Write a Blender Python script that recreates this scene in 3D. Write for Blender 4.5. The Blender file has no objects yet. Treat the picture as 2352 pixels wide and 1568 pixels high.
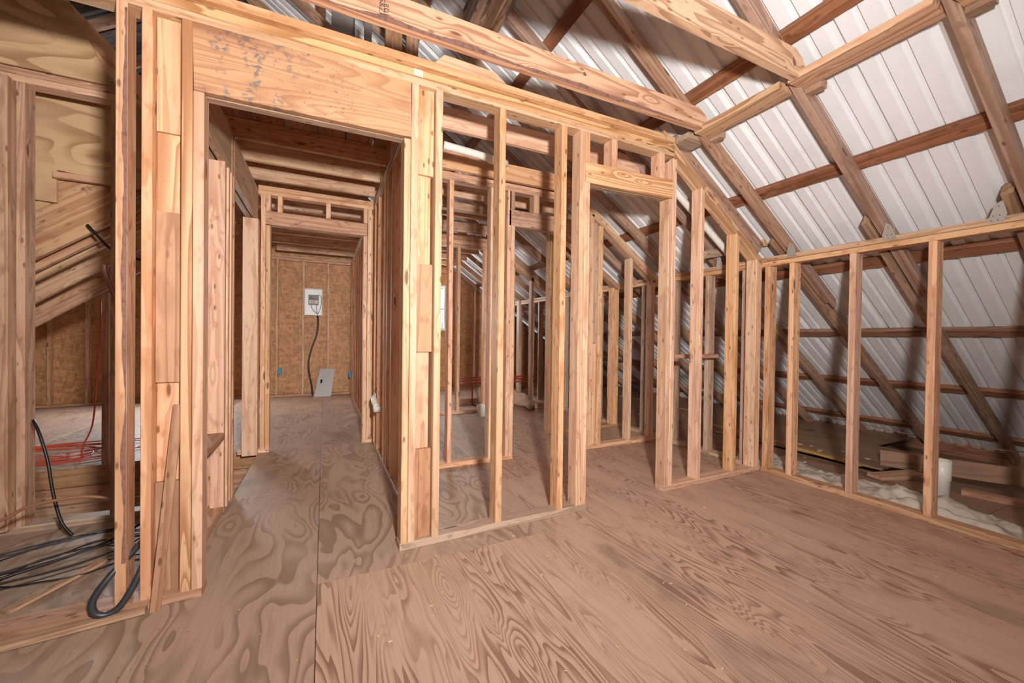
import bpy, bmesh, math, random
from mathutils import Vector, Matrix, noise

rnd = random.Random(7)
scene = bpy.context.scene
COL = scene.collection

# ------------------------------------------------------------------ camera
cam_d = bpy.data.cameras.new('camera')
cam = bpy.data.objects.new('camera', cam_d)
COL.objects.link(cam)
scene.camera = cam
R_ = Vector((0.90371234, -0.42795445, 0.01260939))
U_ = Vector((-0.00726667, 0.01411558, 0.99987397))
F_ = Vector((0.4280785, 0.90369007, -0.00964662))
m = Matrix((R_, U_, -F_)).transposed().to_4x4()
m.translation = (0, 0, 1.09)
cam.matrix_world = m
cam_d.sensor_fit = 'HORIZONTAL'
cam_d.sensor_width = 36.0
cam_d.lens = 36.0 * 911.255 / 2352.0
cam_d.clip_start = 0.02
cam_d.clip_end = 200

# ------------------------------------------------------------------ view, world, lights
vs = scene.view_settings
vs.view_transform = 'Standard'
vs.look = 'None'
vs.exposure = 0.0
vs.gamma = 1.0
vs.use_curve_mapping = False

world = bpy.data.worlds.new('sky')
scene.world = world
world.use_nodes = True
wbg = world.node_tree.nodes['Background']
wbg.inputs[0].default_value = (0.88, 0.96, 1.0, 1)
wbg.inputs[1].default_value = 1.3


def lamp(name, kind, loc, power, color, size=0.1, size_y=None, aim=None, falloff=None):
    d = bpy.data.lights.new(name, kind)
    d.energy = power
    d.color = color
    if kind == 'AREA':
        d.shape = 'RECTANGLE' if size_y else 'DISK'
        d.size = size
        if size_y:
            d.size_y = size_y
    else:
        d.shadow_soft_size = size
    if falloff:
        d.use_nodes = True
        nt = d.node_tree
        em = [n for n in nt.nodes if n.type == 'EMISSION'][0]
        fo = nt.nodes.new('ShaderNodeLightFalloff')
        fo.inputs['Strength'].default_value = falloff[1]
        nt.links.new(fo.outputs[falloff[0]], em.inputs['Strength'])
    o = bpy.data.objects.new(name, d)
    COL.objects.link(o)
    o.location = loc
    if aim:
        o.rotation_euler = (Vector(aim) - Vector(loc)).to_track_quat('-Z', 'Y').to_euler()
    return o


# the photographer's flash, a little above and right of the lens
flash = lamp('flash', 'SPOT', (0.22, -0.2, 1.5), 138, (1.0, 0.98, 0.965), 0.07, aim=(0.85, 2.2, 1.95), falloff=('Linear', 1.0))
flash.data.spot_size = math.radians(160)
flash.data.spot_blend = 1.0
lamp('flash_spill', 'POINT', (0.22, -0.2, 1.5), 27, (1.0, 0.975, 0.95), 0.07, falloff=('Linear', 1.0))
# daylight through the two gable windows
lamp('daylight_right', 'AREA', (1.88, 8.12, 1.69), 150, (0.86, 0.93, 1.0), 0.7, 0.85, aim=(1.88, 0, 0.6))
lamp('daylight_left', 'AREA', (-2.1, 8.12, 1.2), 260, (0.86, 0.93, 1.0), 0.65, 0.9, aim=(-1.2, 2.5, 0.0))
# added soft fill lamp behind the camera, in place of bounced light
lamp('soft_fill', 'AREA', (0.4, -1.6, 2.3), 16, (1.0, 0.97, 0.95), 2.2, aim=(0.9, 2.6, 1.0))


# ------------------------------------------------------------------ materials
def lin(h):
    h = h.lstrip('#')
    out = []
    for i in (0, 2, 4):
        c = int(h[i:i + 2], 16) / 255
        out.append(c / 12.92 if c <= 0.04045 else ((c + 0.055) / 1.055) ** 2.4)
    return (*out, 1)


class NB:
    def __init__(s, name):
        s.m = bpy.data.materials.new(name)
        s.m.use_nodes = True
        s.nt = s.m.node_tree
        s.b = s.nt.nodes['Principled BSDF']

    def n(s, t, **kw):
        nd = s.nt.nodes.new('ShaderNode' + t)
        ins = kw.pop('i', {})
        for k, v in kw.items():
            setattr(nd, k, v)
        for k, v in ins.items():
            s.set(nd.inputs[k], v)
        return nd

    def set(s, sock, v):
        if hasattr(v, 'is_output'):
            s.nt.links.new(v, sock)
        else:
            sock.default_value = v

    def math(s, op, a, b=0.0, c=None, clamp=False):
        nd = s.n('Math', operation=op, use_clamp=clamp)
        s.set(nd.inputs[0], a)
        s.set(nd.inputs[1], b)
        if c is not None:
            s.set(nd.inputs[2], c)
        return nd.outputs[0]

    def mix(s, f, a, b, mode='MIX'):
        nd = s.n('Mix', data_type='RGBA', blend_type=mode)
        s.set(nd.inputs[0], f)
        s.set(nd.inputs[6], a)
        s.set(nd.inputs[7], b)
        return nd.outputs[2]

    def noise(s, vec, scale, detail=2.0, rough=0.5, dist=0.0):
        nd = s.n('TexNoise', i={'Vector': vec, 'Scale': scale, 'Detail': detail, 'Roughness': rough, 'Distortion': dist})
        return nd.outputs[0]

    def ramp(s, f, lo, hi, smooth=True):
        nd = s.n('MapRange', i={'Value': f, 'From Min': lo, 'From Max': hi})
        if smooth:
            nd.interpolation_type = 'SMOOTHSTEP'
        return nd.outputs[0]

    def mapping(s, vec, scale, loc=(0, 0, 0)):
        nd = s.n('Mapping', i={'Vector': vec, 'Scale': scale, 'Location': loc})
        return nd.outputs[0]


def coords(b, spread=40.0):
    """object coordinates shifted by each board's own random number"""
    tc = b.n('TexCoord').outputs['Object']
    r = b.n('ObjectInfo').outputs['Random']
    off = b.n('CombineXYZ', i={'X': b.math('MULTIPLY', r, spread), 'Y': b.math('MULTIPLY', r, spread * 1.7), 'Z': b.math('MULTIPLY', r, spread * 2.3)})
    v = b.n('VectorMath', operation='ADD')
    b.set(v.inputs[0], tc)
    b.set(v.inputs[1], off.outputs[0])
    return v.outputs[0], r


def wood(name, base, ring, knot, blotch, contrast=0.7, blotch_amt=0.5, rings=9.0, gloss=0.5, vary=0.16, cross=9.0, knots=True):
    b = NB(name)
    v, r = coords(b)
    # ring pattern: contour lines of a noise drawn out along the grain (local X)
    g = b.noise(b.mapping(v, (0.36, cross, cross)), 1.0, 2.5, 0.42, 0.2)
    if knots:
        kv = b.n('TexVoronoi', i={'Vector': b.mapping(v, (2.6, 10.0, 10.0)), 'Scale': 1.0, 'Randomness': 1.0})
        kd = kv.outputs['Distance']
        swirl = b.math('MULTIPLY', b.ramp(kd, 0.32, 0.0), 0.13)
        g = b.math('ADD', g, swirl)
    t = b.math('FRACT', b.math('MULTIPLY', g, rings))
    line = b.math('MULTIPLY', b.ramp(t, 0.25, 0.9), b.ramp(t, 1.0, 0.93))
    fib = b.noise(b.mapping(v, (3.0, 160.0, 160.0)), 1.0, 2.0, 0.6)
    blot = b.noise(b.mapping(v, (2.2, 8.0, 8.0)), 1.0, 3.0, 0.6, 0.6)
    spot = b.noise(b.mapping(v, (11.0, 30.0, 30.0), (4, 2, 9)), 1.0, 2.0, 0.55, 0.3)
    c = b.mix(b.math('MULTIPLY', line, contrast), lin(base), lin(ring))
    c = b.mix(b.math('MULTIPLY', b.ramp(blot, 0.52, 0.72), blotch_amt), c, lin(blotch))
    c = b.mix(b.math('MULTIPLY', b.ramp(spot, 0.55, 0.72), blotch_amt * 1.05), c, lin(blotch))
    c = b.mix(b.math('MULTIPLY', b.ramp(fib, 0.45, 0.75), 0.22), c, lin(ring))
    if knots:
        kk = b.ramp(kd, 0.13, 0.07)
        gate = b.ramp(b.n('SeparateColor', i={'Color': kv.outputs['Color']}).outputs[0], 0.45, 0.55)
        c = b.mix(b.math('MULTIPLY', b.math('MULTIPLY', kk, gate), 0.8), c, lin(knot))
    sv = b.n('TexVoronoi', i={'Vector': b.mapping(v, (9.0, 24.0, 24.0), (1, 5, 3)), 'Scale': 1.0})
    sg = b.ramp(b.n('SeparateColor', i={'Color': sv.outputs['Color']}).outputs[1], 0.5, 0.55)
    c = b.mix(b.math('MULTIPLY', b.math('MULTIPLY', b.ramp(sv.outputs['Distance'], 0.20, 0.09), sg), 0.7), c, lin(knot))
    # each board a little lighter, darker, redder
    hs = b.n('HueSaturation', i={'Hue': b.math('ADD', 0.493, b.math('MULTIPLY', r, 0.014)), 'Saturation': b.math('ADD', 0.88, b.math('MULTIPLY', b.math('FRACT', b.math('MULTIPLY', r, 7.3)), 0.2)), 'Value': b.math('ADD', 1.0 - vary * 0.6, b.math('MULTIPLY', b.math('FRACT', b.math('MULTIPLY', r, 13.7)), vary)), 'Color': c})
    b.set(b.b.inputs['Base Color'], hs.outputs[0])
    b.set(b.b.inputs['Roughness'], gloss)
    b.set(b.b.inputs['Specular IOR Level'], 0.3)
    h = b.math('ADD', b.math('MULTIPLY', fib, 0.6), b.math('MULTIPLY', line, 0.4))
    bp = b.n('Bump', i={'Strength': 0.25, 'Distance': 0.0015, 'Height': h})
    b.set(b.b.inputs['Normal'], bp.outputs[0])
    return b.m


M = {}
M['pine'] = wood('pine', '#dfb38d', '#bf8a62', '#5f361e', '#a96f4a')
M['pine_old'] = wood('pine_old', '#c69e7e', '#a37455', '#5e3a25', '#8f6146', blotch_amt=0.6)
M['rafter'] = wood('rafter_wood', '#b4917a', '#8a654e', '#4f3425', '#86634f', blotch_amt=0.6, rings=8)
M['purlin'] = wood('purlin_wood', '#9a6c51', '#744731', '#452a1d', '#63432f', blotch_amt=0.6, rings=8)
M['grey'] = wood('grey_wood', '#c0a48c', '#96765d', '#5c4433', '#8f7863', blotch_amt=0.6)
M['bold'] = wood('bold_grain', '#dfb38a', '#a6704a', '#6f442a', '#b9845a', contrast=0.8, rings=13, blotch_amt=0.3, cross=7.0)
M['red'] = wood('red_wood', '#bb9072', '#976a4e', '#5f341f', '#8f634b', blotch_amt=0.5)
M['char'] = wood('charred_wood', '#7b6250', '#4a372b', '#1c1511', '#2b211b', contrast=0.9, blotch_amt=0.95, rings=8)


def header_mat():
    b = NB('stained_header')
    v, r = coords(b, 0.0)
    g = b.noise(b.mapping(v, (0.5, 6.0, 7.0)), 1.0, 2.0, 0.4, 0.3)
    t = b.math('FRACT', b.math('MULTIPLY', g, 22.0))
    line = b.ramp(t, 0.3, 0.95)
    c = b.mix(b.math('MULTIPLY', line, 0.6), lin('#c99871'), lin('#a06f4c'))
    blot = b.noise(b.mapping(v, (2.0, 5.0, 5.0)), 1.0, 4.0, 0.6)
    c = b.mix(b.math('MULTIPLY', b.ramp(blot, 0.5, 0.7), 0.5), c, lin('#95603e'))
    # blue-grey smears of old mud and mildew near the left end
    sx = b.n('SeparateXYZ', i={'Vector': b.n('TexCoord').outputs['Object']})
    zone = b.math('MULTIPLY', b.ramp(sx.outputs[0], 0.16, -0.22), b.ramp(sx.outputs[0], -0.44, -0.36))
    sm = b.noise(b.mapping(v, (34.0, 10.0, 60.0)), 1.0, 3.0, 0.65)
    sm2 = b.noise(b.mapping(v, (16.0, 9.0, 7.0), (2, 2, 2)), 1.0, 3.0, 0.6)
    smear = b.math('MULTIPLY', b.ramp(sm, 0.44, 0.58), b.ramp(sm2, 0.47, 0.58))
    c = b.mix(b.math('MULTIPLY', b.math('MULTIPLY', smear, zone), 0.85), c, lin('#6f6a68'))
    sp = b.noise(b.mapping(v, (70.0, 30.0, 90.0)), 1.0, 2.0, 0.6)
    zone2 = b.math('MULTIPLY', b.ramp(sx.outputs[0], 0.36, 0.05), b.ramp(sx.outputs[0], -0.2, -0.05))
    c = b.mix(b.math('MULTIPLY', b.math('MULTIPLY', b.ramp(sp, 0.62, 0.70), zone2), 0.7), c, lin('#6e4a3c'))
    top = b.ramp(sx.outputs[2], 0.05, 0.14)
    c = b.mix(b.math('MULTIPLY', b.math('MULTIPLY', top, b.ramp(sx.outputs[0], 0.1, -0.3)), 0.5), c, lin('#7d4c35'))
    b.set(b.b.inputs['Base Color'], c)
    b.set(b.b.inputs['Roughness'], 0.5)
    return b.m


M['header'] = header_mat()


def plywood(name, base, line_c, dark, freq=9.0, contrast=0.6, stain=0.5, sc=(0.8, 4.2, 4.2), rough=0.55, white=0.25):
    b = NB(name)
    v, r = coords(b, 17.0)
    w = b.noise(b.mapping(v, (1.5, 5.0, 5.0)), 1.0, 2.0, 0.5)
    g = b.noise(b.mapping(v, sc), 1.0, 2.0, 0.42, 0.5)
    kv = b.n('TexVoronoi', i={'Vector': b.mapping(v, (1.6, 4.0, 4.0)), 'Scale': 1.0})
    kd = kv.outputs['Distance']
    g = b.math('ADD', g, b.math('MULTIPLY', b.ramp(kd, 0.4, 0.0), 0.2))
    t = b.math('FRACT', b.math('MULTIPLY', g, freq))
    line = b.math('MULTIPLY', b.ramp(t, 0.35, 0.92), b.ramp(t, 1.0, 0.955))
    amt = b.math('MULTIPLY', b.ramp(w, 0.3, 0.6), contrast)
    c = b.mix(b.math('MULTIPLY', line, amt), lin(base), lin(line_c))
    fib = b.noise(b.mapping(v, (4.0, 120.0, 120.0)), 1.0, 2.0, 0.6)
    c = b.mix(b.math('MULTIPLY', b.ramp(fib, 0.4, 0.8), 0.25), c, lin(line_c))
    st = b.noise(b.mapping(v, (1.2, 2.2, 2.2), (3, 1, 5)), 1.0, 4.0, 0.62, 0.4)
    c = b.mix(b.math('MULTIPLY', b.ramp(st, 0.55, 0.74), stain), c, lin(dark))
    kk = b.ramp(kd, 0.075, 0.03)
    c = b.mix(b.math('MULTIPLY', kk, 0.5), c, lin('#8a5c44'))
    wh = b.noise(b.mapping(v, (5.0, 9.0, 9.0), (9, 2, 1)), 1.0, 5.0, 0.7)
    c = b.mix(b.math('MULTIPLY', b.ramp(wh, 0.66, 0.76), white), c, lin('#d8c8bc'))
    hs = b.n('HueSaturation', i={'Value': b.math('ADD', 0.95, b.math('MULTIPLY', r, 0.1)), 'Color': c})
    b.set(b.b.inputs['Base Color'], hs.outputs[0])
    b.set(b.b.inputs['Roughness'], rough)
    b.set(b.b.inputs['Specular IOR Level'], 0.35)
    bp = b.n('Bump', i={'Strength': 0.2, 'Distance': 0.001, 'Height': b.math('ADD', fib, line)})
    b.set(b.b.inputs['Normal'], bp.outputs[0])
    return b.m


M['ply_floor'] = plywood('floor_plywood', '#bd9c86', '#76503c', '#6a564b', freq=20.0, contrast=0.78, sc=(0.9, 7.5, 7.5))
M['ply_floor2'] = plywood('floor_plywood_wide', '#b09580', '#7e6350', '#77655a', freq=12.0, contrast=0.7, sc=(1.4, 3.6, 3.6))
M['ply_dark'] = plywood('dark_plywood', '#a07c62', '#775741', '#45332a', freq=8.0, stain=0.8)
M['ply_wall'] = plywood('wall_plywood', '#c6a27b', '#98704a', '#8a6844', freq=7.0, contrast=0.85, stain=0.2, sc=(1.0, 3.4, 3.4), white=0.05)


def osb_mat():
    b = NB('osb')
    v, r = coords(b, 11.0)
    n1 = b.n('TexVoronoi', i={'Vector': b.mapping(v, (14, 34, 34)), 'Scale': 1.0, 'Randomness': 1.0})
    n2 = b.n('TexVoronoi', i={'Vector': b.mapping(v, (36, 15, 15), (3, 3, 3)), 'Scale': 1.0, 'Randomness': 1.0})
    a = b.n('SeparateColor', i={'Color': n1.outputs['Color']}).outputs[0]
    c2 = b.n('SeparateColor', i={'Color': n2.outputs['Color']}).outputs[1]
    f = b.math('MULTIPLY', b.math('ADD', a, c2), 0.5)
    c = b.mix(f, lin('#8f6038'), lin('#c99463'))
    b.set(b.b.inputs['Base Color'], c)
    b.set(b.b.inputs['Roughness'], 0.6)
    return b.m


M['osb'] = osb_mat()


def plain(name, col, rough=0.5, metal=0.0, bump=0.0, bscale=30, spec=0.5, mott=0.0, mott_col=None, trans=0.0, alpha=1.0):
    b = NB(name)
    tc = b.n('TexCoord').outputs['Object']
    c = lin(col)
    if mott:
        nz = b.noise(tc, bscale * 0.3, 4.0, 0.6)
        c = b.mix(b.math('MULTIPLY', b.ramp(nz, 0.45, 0.7), mott), lin(col), lin(mott_col or col))
    b.set(b.b.inputs['Base Color'], c)
    b.set(b.b.inputs['Roughness'], rough)
    b.set(b.b.inputs['Metallic'], metal)
    b.set(b.b.inputs['Specular IOR Level'], spec)
    b.set(b.b.inputs['Transmission Weight'], trans)
    b.set(b.b.inputs['Alpha'], alpha)
    if bump:
        nz = b.noise(tc, bscale, 3.0, 0.6)
        bp = b.n('Bump', i={'Strength': bump, 'Distance': 0.01, 'Height': nz})
        b.set(b.b.inputs['Normal'], bp.outputs[0])
    return b.m


M['roof'] = plain('roof_sheet_paint', '#e6e5e5', 0.4, mott=0.12, mott_col='#a9a29c', bscale=12)
M['pvc'] = plain('white_pvc', '#e6e2d8', 0.35, mott=0.15, mott_col='#b5ab98')
M['zinc'] = plain('galvanised', '#c9c8c4', 0.35, metal=0.7, mott=0.4, mott_col='#8f8f8c', bscale=60)
M['dark'] = plain('dark_hole', '#120c0a', 0.9)
M['steel'] = plain('grey_painted_steel', '#a9a8a6', 0.45)
M['boxwhite'] = plain('panel_white', '#dcdcd8', 0.4)
M['boxgrey'] = plain('panel_grey_plastic', '#6f6d6b', 0.5)
M['cream'] = plain('cream_plastic', '#d9cfb9', 0.5)
M['black'] = plain('black_cable', '#1d1b1b', 0.45)
M['rubber'] = plain('thick_black_cable', '#34353a', 0.38)
M['orange'] = plain('orange_cord_jacket', '#c4482a', 0.4)
M['copper'] = plain('brown_tube', '#9a6a50', 0.35, spec=0.7)
M['redpex'] = plain('red_pipe', '#9c2f22', 0.4)
M['bluebox'] = plain('blue_box', '#1f7fae', 0.5)
M['roof_dark'] = plain('dark_roof_sheet', '#4b403c', 0.6)  # one even dark brown for the sheets of the left slope
M['poly'] = plain('clear_poly_sheeting', '#cfc2b4', 0.2, bump=0.6, bscale=18, spec=0.6, mott=0.6, mott_col='#9b8067')
M['batt'] = plain('kraft_insulation', '#b79a80', 0.85, bump=0.7, bscale=30, mott=0.4, mott_col='#8f7058')
M['cup'] = plain('paper_cup_white', '#e8e2d6', 0.6)
M['red_paint'] = plain('red_paint', '#8e2018', 0.5)
M['yellowpine'] = wood('yellow_strip', '#c09a4e', '#9c7632', '#6b4a20', '#8d6c33')
M['fanmetal'] = plain('fan_housing_metal', '#8f8780', 0.4, metal=0.3, mott=0.4, mott_col='#5f5751', bscale=20)
M['leaf'] = plain('leaf_green', '#7fae55', 0.7, mott=0.6, mott_col='#4f7f35', bscale=10)
M['vinyl'] = plain('window_vinyl', '#e4e6e6', 0.4)
M['bark'] = plain('bark', '#8a6254', 0.8, mott=0.8, mott_col='#5f433c', bscale=120)
M['knot'] = plain('knot_wood', '#8a5a44', 0.6, mott=0.6, mott_col='#5d382a', bscale=150)
M['ink'] = plain('stamp_ink', '#5a4a42', 0.7)
M['nail'] = plain('nail_steel', '#77716b', 0.4, metal=0.6)
M['dirt'] = plain('sawdust_litter', '#b08d66', 0.9, mott=0.6, mott_col='#5a4434', bscale=80)
M['shim'] = plain('pale_chip', '#e3c88f', 0.7)
gl = NB('window_glass')
gl.b.inputs['Base Color'].default_value = (1, 1, 1, 1)
gl.b.inputs['Roughness'].default_value = 0.0
gl.b.inputs['Transmission Weight'].default_value = 1.0
gl.b.inputs['IOR'].default_value = 1.05
M['glass'] = gl.m


# ------------------------------------------------------------------ object helpers
def tag(o, label=None, cat=None, group=None, kind=None):
    if label:
        o['label'] = label
    if cat:
        o['category'] = cat
    if group:
        o['group'] = group
    if kind:
        o['kind'] = kind
    return o


class Holder:
    """an Empty at a thing's base; parts are given in the holder's frame coordinates, o is the frame point at which the Empty stands"""

    def __init__(s, name, o=(0, 0, 0), world=None, rz=0.0, **tags):
        s.e = bpy.data.objects.new(name, None)
        COL.objects.link(s.e)
        s.e.empty_display_size = 0.1
        s.o = Vector(o)
        s.e.location = Vector(world if world is not None else o)
        s.e.rotation_euler = (0, 0, rz)
        tag(s.e, **tags)


def link(name, me, mat, parent=None, mw=None, **tags):
    o = bpy.data.objects.new(name, me)
    COL.objects.link(o)
    if mat is not None and not me.materials:
        me.materials.append(M[mat] if isinstance(mat, str) else mat)
    mw = mw or Matrix.Identity(4)
    if isinstance(parent, Holder):
        mw = Matrix.Translation(-parent.o) @ mw
        o.parent = parent.e
    elif parent is not None:
        o.parent = parent
    loc, rot, sca = mw.decompose()
    o.location, o.rotation_mode, o.rotation_quaternion, o.scale = loc, 'QUATERNION', rot, sca
    tag(o, **tags)
    return o


_cache = {}


def board_mesh(L, T, D, ch=0.003, slant0=0.0, slant1=0.0):
    """a length of lumber: L along X, T along Y, D along Z, with eased edges; the ends may be cut on a slant (dx per dz)"""
    key = (round(L, 4), round(T, 4), round(D, 4), ch, slant0, slant1)
    if key in _cache:
        return _cache[key]
    ch = min(ch, T * 0.2, D * 0.2)
    t, d = T / 2, D / 2
    sec = [(-t + ch, -d), (t - ch, -d), (t, -d + ch), (t, d - ch), (t - ch, d), (-t + ch, d), (-t, d - ch), (-t, -d + ch)]
    vs_ = [(-L / 2 + slant0 * z, y, z) for y, z in sec] + [(L / 2 + slant1 * z, y, z) for y, z in sec]
    fs = [(i, (i + 1) % 8, (i + 1) % 8 + 8, i + 8) for i in range(8)] + [tuple(range(7, -1, -1)), tuple(range(8, 16))]
    me = bpy.data.meshes.new('board')
    me.from_pydata(vs_, [], fs)
    me.update()
    _cache[key] = me
    return me


def box(parent, name, x0, x1, y0, y1, z0, z1, mat='pine', ch=0.003, **tags):
    """an axis-aligned board; the grain follows its longest side"""
    s = [x1 - x0, y1 - y0, z1 - z0]
    c = Vector(((x0 + x1) / 2, (y0 + y1) / 2, (z0 + z1) / 2))
    a = s.index(max(s))
    if a == 0:
        X, Y, Z = Vector((1, 0, 0)), Vector((0, 1, 0)), Vector((0, 0, 1))
        me = board_mesh(s[0], s[1], s[2], ch)
    elif a == 1:
        X, Y, Z = Vector((0, 1, 0)), Vector((-1, 0, 0)), Vector((0, 0, 1))
        me = board_mesh(s[1], s[0], s[2], ch)
    else:
        X, Y, Z = Vector((0, 0, 1)), Vector((0, 1, 0)), Vector((-1, 0, 0))
        me = board_mesh(s[2], s[1], s[0], ch)
    mw = Matrix((X, Y, Z)).transposed().to_4x4()
    mw.translation = c
    if me.materials and me.materials[0] != M[mat]:
        me = me.copy()
        me.materials.clear()
    return link(name, me, mat, parent, mw, **tags)


def beam(parent, name, p0, p1, T, D, mat='pine', side=(0, 1, 0), lift=0.0, slant0=0.0, slant1=0.0, **tags):
    """a board from p0 to p1; T along `side`, D across; lift moves it across by that much"""
    p0, p1 = Vector(p0), Vector(p1)
    X = (p1 - p0).normalized()
    Y = Vector(side)
    Y = (Y - X * Y.dot(X)).normalized()
    Z = X.cross(Y)
    if Z.z < 0:
        Z, Y = -Z, -Y
    me = board_mesh((p1 - p0).length, T, D, 0.003, slant0, slant1)
    mw = Matrix((X, Y, Z)).transposed().to_4x4()
    mw.translation = (p0 + p1) / 2 + Z * lift
    if me.materials and me.materials[0] != M[mat]:
        me = me.copy()
        me.materials.clear()
    return link(name, me, mat, parent, mw, **tags)


def mesh(name, vs_, fs, mat, parent=None, smooth=False, recenter=True, **tags):
    c = Vector((0, 0, 0))
    if recenter:
        mn = Vector([min(v[i] for v in vs_) for i in range(3)])
        mx = Vector([max(v[i] for v in vs_) for i in range(3)])
        c = (mn + mx) / 2
        c.z = mn.z
    me = bpy.data.meshes.new(name)
    me.from_pydata([tuple(Vector(v) - c) for v in vs_], [], fs)
    if smooth:
        for p in me.polygons:
            p.use_smooth = True
    me.update()
    return link(name, me, mat, parent, Matrix.Translation(c), **tags)


def spline(pts, n=6):
    pts = [Vector(p) for p in pts]
    out = []
    P = [pts[0] * 2 - pts[1]] + pts + [pts[-1] * 2 - pts[-2]]
    for i in range(1, len(P) - 2):
        a, b_, c, d = P[i - 1:i + 3]
        for k in range(n):
            t = k / n
            out.append(0.5 * ((2 * b_) + (c - a) * t + (2 * a - 5 * b_ + 4 * c - d) * t * t + (3 * b_ - a - 3 * c + d) * t ** 3))
    out.append(pts[-1])
    return out


def tube(name, pts, r, mat, parent=None, seg=8, n=6, smooth=True, r1=None, **tags):
    ps = spline(pts, n) if n > 1 else [Vector(p) for p in pts]
    vs_, fs = [], []
    up = Vector((0, 0, 1))
    prev = None
    for i, p in enumerate(ps):
        d = (ps[min(i + 1, len(ps) - 1)] - ps[max(i - 1, 0)]).normalized()
        if prev is None:
            a = d.cross(up)
            if a.length < 0.1:
                a = d.cross(Vector((1, 0, 0)))
            a.normalize()
        else:
            a = (prev - d * prev.dot(d)).normalized()
        prev = a
        b_ = d.cross(a)
        rr = r if r1 is None else r + (r1 - r) * i / (len(ps) - 1)
        for k in range(seg):
            th = 2 * math.pi * k / seg
            vs_.append(p + (a * math.cos(th) + b_ * math.sin(th)) * rr)
    N = len(ps)
    for i in range(N - 1):
        for k in range(seg):
            k2 = (k + 1) % seg
            fs.append((i * seg + k, i * seg + k2, (i + 1) * seg + k2, (i + 1) * seg + k))
    fs.append(tuple(range(seg - 1, -1, -1)))
    fs.append(tuple(range((N - 1) * seg, N * seg)))
    return mesh(name, vs_, fs, mat, parent, smooth=smooth, **tags)


def bark(parent, p0, p1, wdir, w, mat='bark', n=70, seed=0.0):
    """a ragged strip of bark left along the edge of a board, from p0 to p1, reaching w along wdir"""
    p0, p1, wd = Vector(p0), Vector(p1), Vector(wdir)
    nn = (p1 - p0).normalized().cross(wd).normalized() * 0.0015
    vs_ = []
    for i in range(n + 1):
        p = p0.lerp(p1, i / n)
        q = max(0.0008, w * (0.6 + 1.1 * noise.noise(p * 4 + Vector((seed, 0, 0))) + 0.22 * noise.noise(p * 31 + Vector((0, seed, 0)))))
        vs_ += [tuple(p - nn), tuple(p + nn), tuple(p + wd * q + nn), tuple(p + wd * q - nn)]
    fs = []
    for i in range(n):
        a = 4 * i
        for k in range(4):
            fs.append((a + k, a + (k + 1) % 4, a + 4 + (k + 1) % 4, a + 4 + k))
    fs += [(3, 2, 1, 0), (4 * n, 4 * n + 1, 4 * n + 2, 4 * n + 3)]
    return mesh('bark_edge', vs_, fs, mat, parent)


def prism_y(name, poly, y0, y1, mat, parent=None, **tags):
    """a sheet outlined in x,z and given thickness from y0 to y1"""
    n = len(poly)
    vs_ = [(x, y0, z) for x, z in poly] + [(x, y1, z) for x, z in poly]
    fs = [tuple(range(n)), tuple(range(2 * n - 1, n - 1, -1))] + [(i, i + n, (i + 1) % n + n, (i + 1) % n) for i in range(n)]
    return mesh(name, vs_, fs, mat, parent, **tags)


def lathe(name, prof, c, mat, parent=None, seg=24, **tags):
    vs_, fs = [], []
    for r, z in prof:
        for k in range(seg):
            a = 2 * math.pi * k / seg
            vs_.append((c[0] + r * math.cos(a), c[1] + r * math.sin(a), c[2] + z))
    for i in range(len(prof) - 1):
        for k in range(seg):
            k2 = (k + 1) % seg
            fs.append((i * seg + k, i * seg + k2, (i + 1) * seg + k2, (i + 1) * seg + k))
    return mesh(name, vs_, fs, mat, parent, smooth=True, **tags)


# ------------------------------------------------------------------ floor
floor = Holder('floor', (1.2, 2.0, 0.0), kind='structure', label='plywood subfloor of large worn sheets with dark joints and swirling grain')


def sheet(x0, x1, y0, y1, mat, z=0.0, g=0.002, th=0.018, parent=floor, name='plywood_sheet', rz=0.0, tilt=0.0):
    c = Vector(((x0 + x1) / 2, (y0 + y1) / 2, z - th / 2))
    w, l = x1 - x0 - g, y1 - y0 - g
    me = board_mesh(l, w, th, 0.0015)
    if me.materials:
        me = me.copy()
        me.materials.clear()
    mw = Matrix.Translation(c) @ Matrix.Rotation(math.pi / 2 + rz, 4, 'Z') @ Matrix.Rotation(tilt, 4, 'X')
    return link(name, me, mat, parent, mw)


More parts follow.
